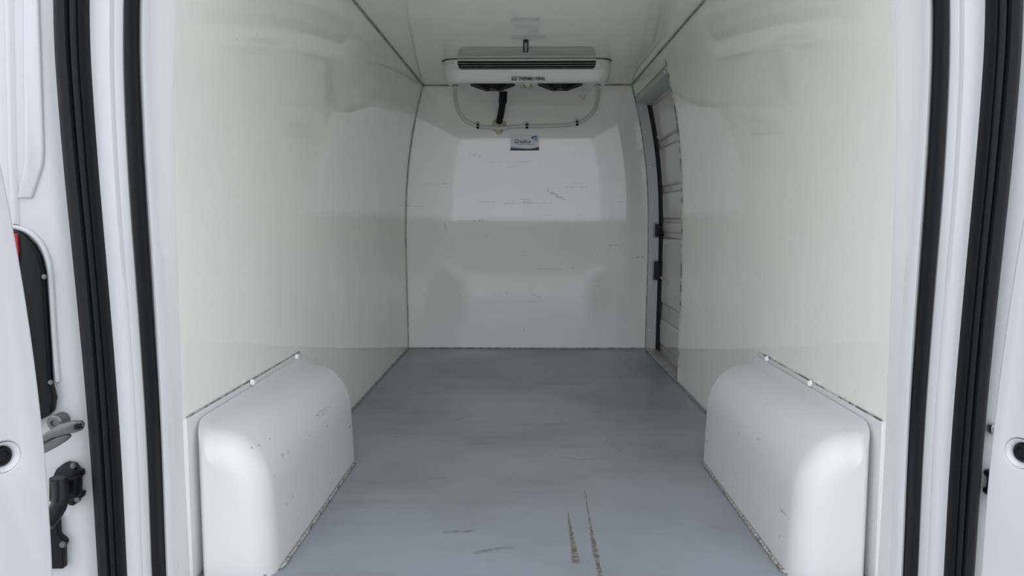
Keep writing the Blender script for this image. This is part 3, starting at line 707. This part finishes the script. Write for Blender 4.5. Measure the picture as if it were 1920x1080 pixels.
# ------------------------------------------------------------------ hardware on the left pillar
YJ = 1.622
tl = empty('tail_light', onY(70, 790, YJ)); tag(tl, 'black tail light housing with a red lens edge behind the left door', 'tail light')
out = [(-15, 424), (32, 430), (52, 440), (70, 458), (82, 480), (89, 510), (95, 600), (102, 715), (110, 745), (108, 752), (106, 768), (96, 778), (80, 786), (50, 800), (-15, 800)]
prism('housing', [onY(u, v, YJ) for u, v in out], (0, -.022, 0), M['black'], tl, .004)
prism('lens', [onY(u, v, YJ - .022) for u, v in ((-12, 436), (35, 438), (38, 470), (36, 500), (-12, 500))], (0, -.006, 0), M['red'], tl, .002)
for u, v in ((83, 519), (95, 717)):
    lathe('screw', onY(u, v, YJ - .0225), (0, -1, 0), [(0, .006), (.002, .005), (.003, 0)], M['darksteel'], tl, 10)
tube('rim', spline([onY(u, v, YJ - .002) for u, v in ((20, 424), (52, 434), (76, 456), (89, 485), (95, 520), (101, 620), (108, 715))], 5), .006, M['paint'], tl, 8)
# check arm
ck = empty('door_check', onY(120, 800, YJ)); tag(ck, 'grey metal door check arm above the black hinge', 'door check')
lathe('boss', onY(118, 786, YJ), (0, -1, 0), [(0, .017), (.030, .017), (.034, .013), (.034, .007), (.030, .006), (.030, 0)], M['darksteel'], ck, 18)
prism('upper_link', [onY(u, v, 1.545) for u, v in ((66, 826), (90, 808), (112, 795), (136, 790), (150, 791), (154, 798), (150, 808), (140, 812), (122, 815), (96, 822), (70, 836))], (0, .014, 0), M['darksteel'], ck, .003)
prism('lower_link', [onY(u, v, 1.555) for u, v in ((70, 834), (100, 820), (126, 814), (130, 820), (122, 828), (106, 838), (84, 850), (70, 856))], (0, .012, 0), M['darksteel'], ck, .003)
box('pin', onY(140, 800, 1.54)[0], onY(150, 800, 1.54)[0], 1.536, 1.556, onY(145, 805, 1.54)[2], onY(145, 795, 1.54)[2], M['black'], ck, .002)
# hinge
hg = part_empty('hinge', onY(135, 940, YJ), door_left); tag(hg, 'black hinge with a curved arm')
prism('mount_plate', [onY(u, v, YJ) for u, v in ((108, 892), (116, 874), (130, 863), (146, 866), (153, 876), (160, 878), (162, 888), (156, 892), (156, 918), (163, 918), (162, 928), (152, 932), (154, 936), (148, 942), (140, 941), (136, 936), (128, 942), (112, 940))], (0, -.022, 0), M['black'], hg, .003)
prism('knuckle_block', [onY(u, v, YJ - .022) for u, v in ((122, 894), (156, 888), (156, 926), (128, 934), (122, 920))], (0, -.030, 0), M['black'], hg, .005)
tube('knuckle', [onY(108, 936, 1.55), onY(108, 896, 1.55)], .016, M['black'], hg, 16)
tube('arm', spline([onY(112, 902, 1.53), onY(114, 926, 1.52), onY(110, 948, 1.51), onY(99, 966, 1.49), onY(84, 984, 1.47)], 6), .0165, M['black'], hg, 14)
for u, v in ((138, 873), (146, 936)):
    lathe('bolt', onY(u, v, YJ - .022), (0, -1, 0), [(0, .007), (.004, .006), (.005, 0)], M['darksteel'], hg, 10)
br = empty('hinge_bracket', onY(112, 1035, YJ)); tag(br, 'lower black bolted bracket under the left hinge', 'bracket')
prism('plate', [onY(u, v, YJ) for u, v in ((80, 958), (116, 962), (118, 998), (130, 1008), (132, 1014), (127, 1020), (128, 1060), (80, 1060))], (0, -.02, 0), M['black'], br, .004)
lathe('bolt', onY(118, 1021, YJ - .02), (0, -1, 0), [(0, .008), (.004, .006), (.005, 0)], M['darksteel'], br, 12)
# right pillar
rs = empty('door_check', onY(1856, 803, YJ)); tag(rs, 'small steel door check loop beside the open right door', 'door check')
prism('loop', [onY(u, v, YJ) for u, v in ((1848, 798), (1851, 793), (1866, 792), (1868, 814), (1856, 814), (1849, 809))], (0, -.018, 0), M['steel'], rs, .003)
box('slot', onY(1852, 803, YJ)[0], onY(1866, 803, YJ)[0], YJ - .0195, YJ - .017, onY(1858, 809, YJ)[2], onY(1858, 797, YJ)[2], M['darksteel'], rs, .0005)
rh = part_empty('hinge', onY(1856, 928, YJ), door_right); tag(rh, 'black hinge')
prism('mount_plate', [onY(u, v, YJ) for u, v in ((1843, 882), (1847, 879), (1880, 877), (1880, 930), (1849, 928), (1841, 921), (1842, 913), (1848, 911), (1849, 894), (1843, 889))], (0, -.035, 0), M['black'], rh, .003)
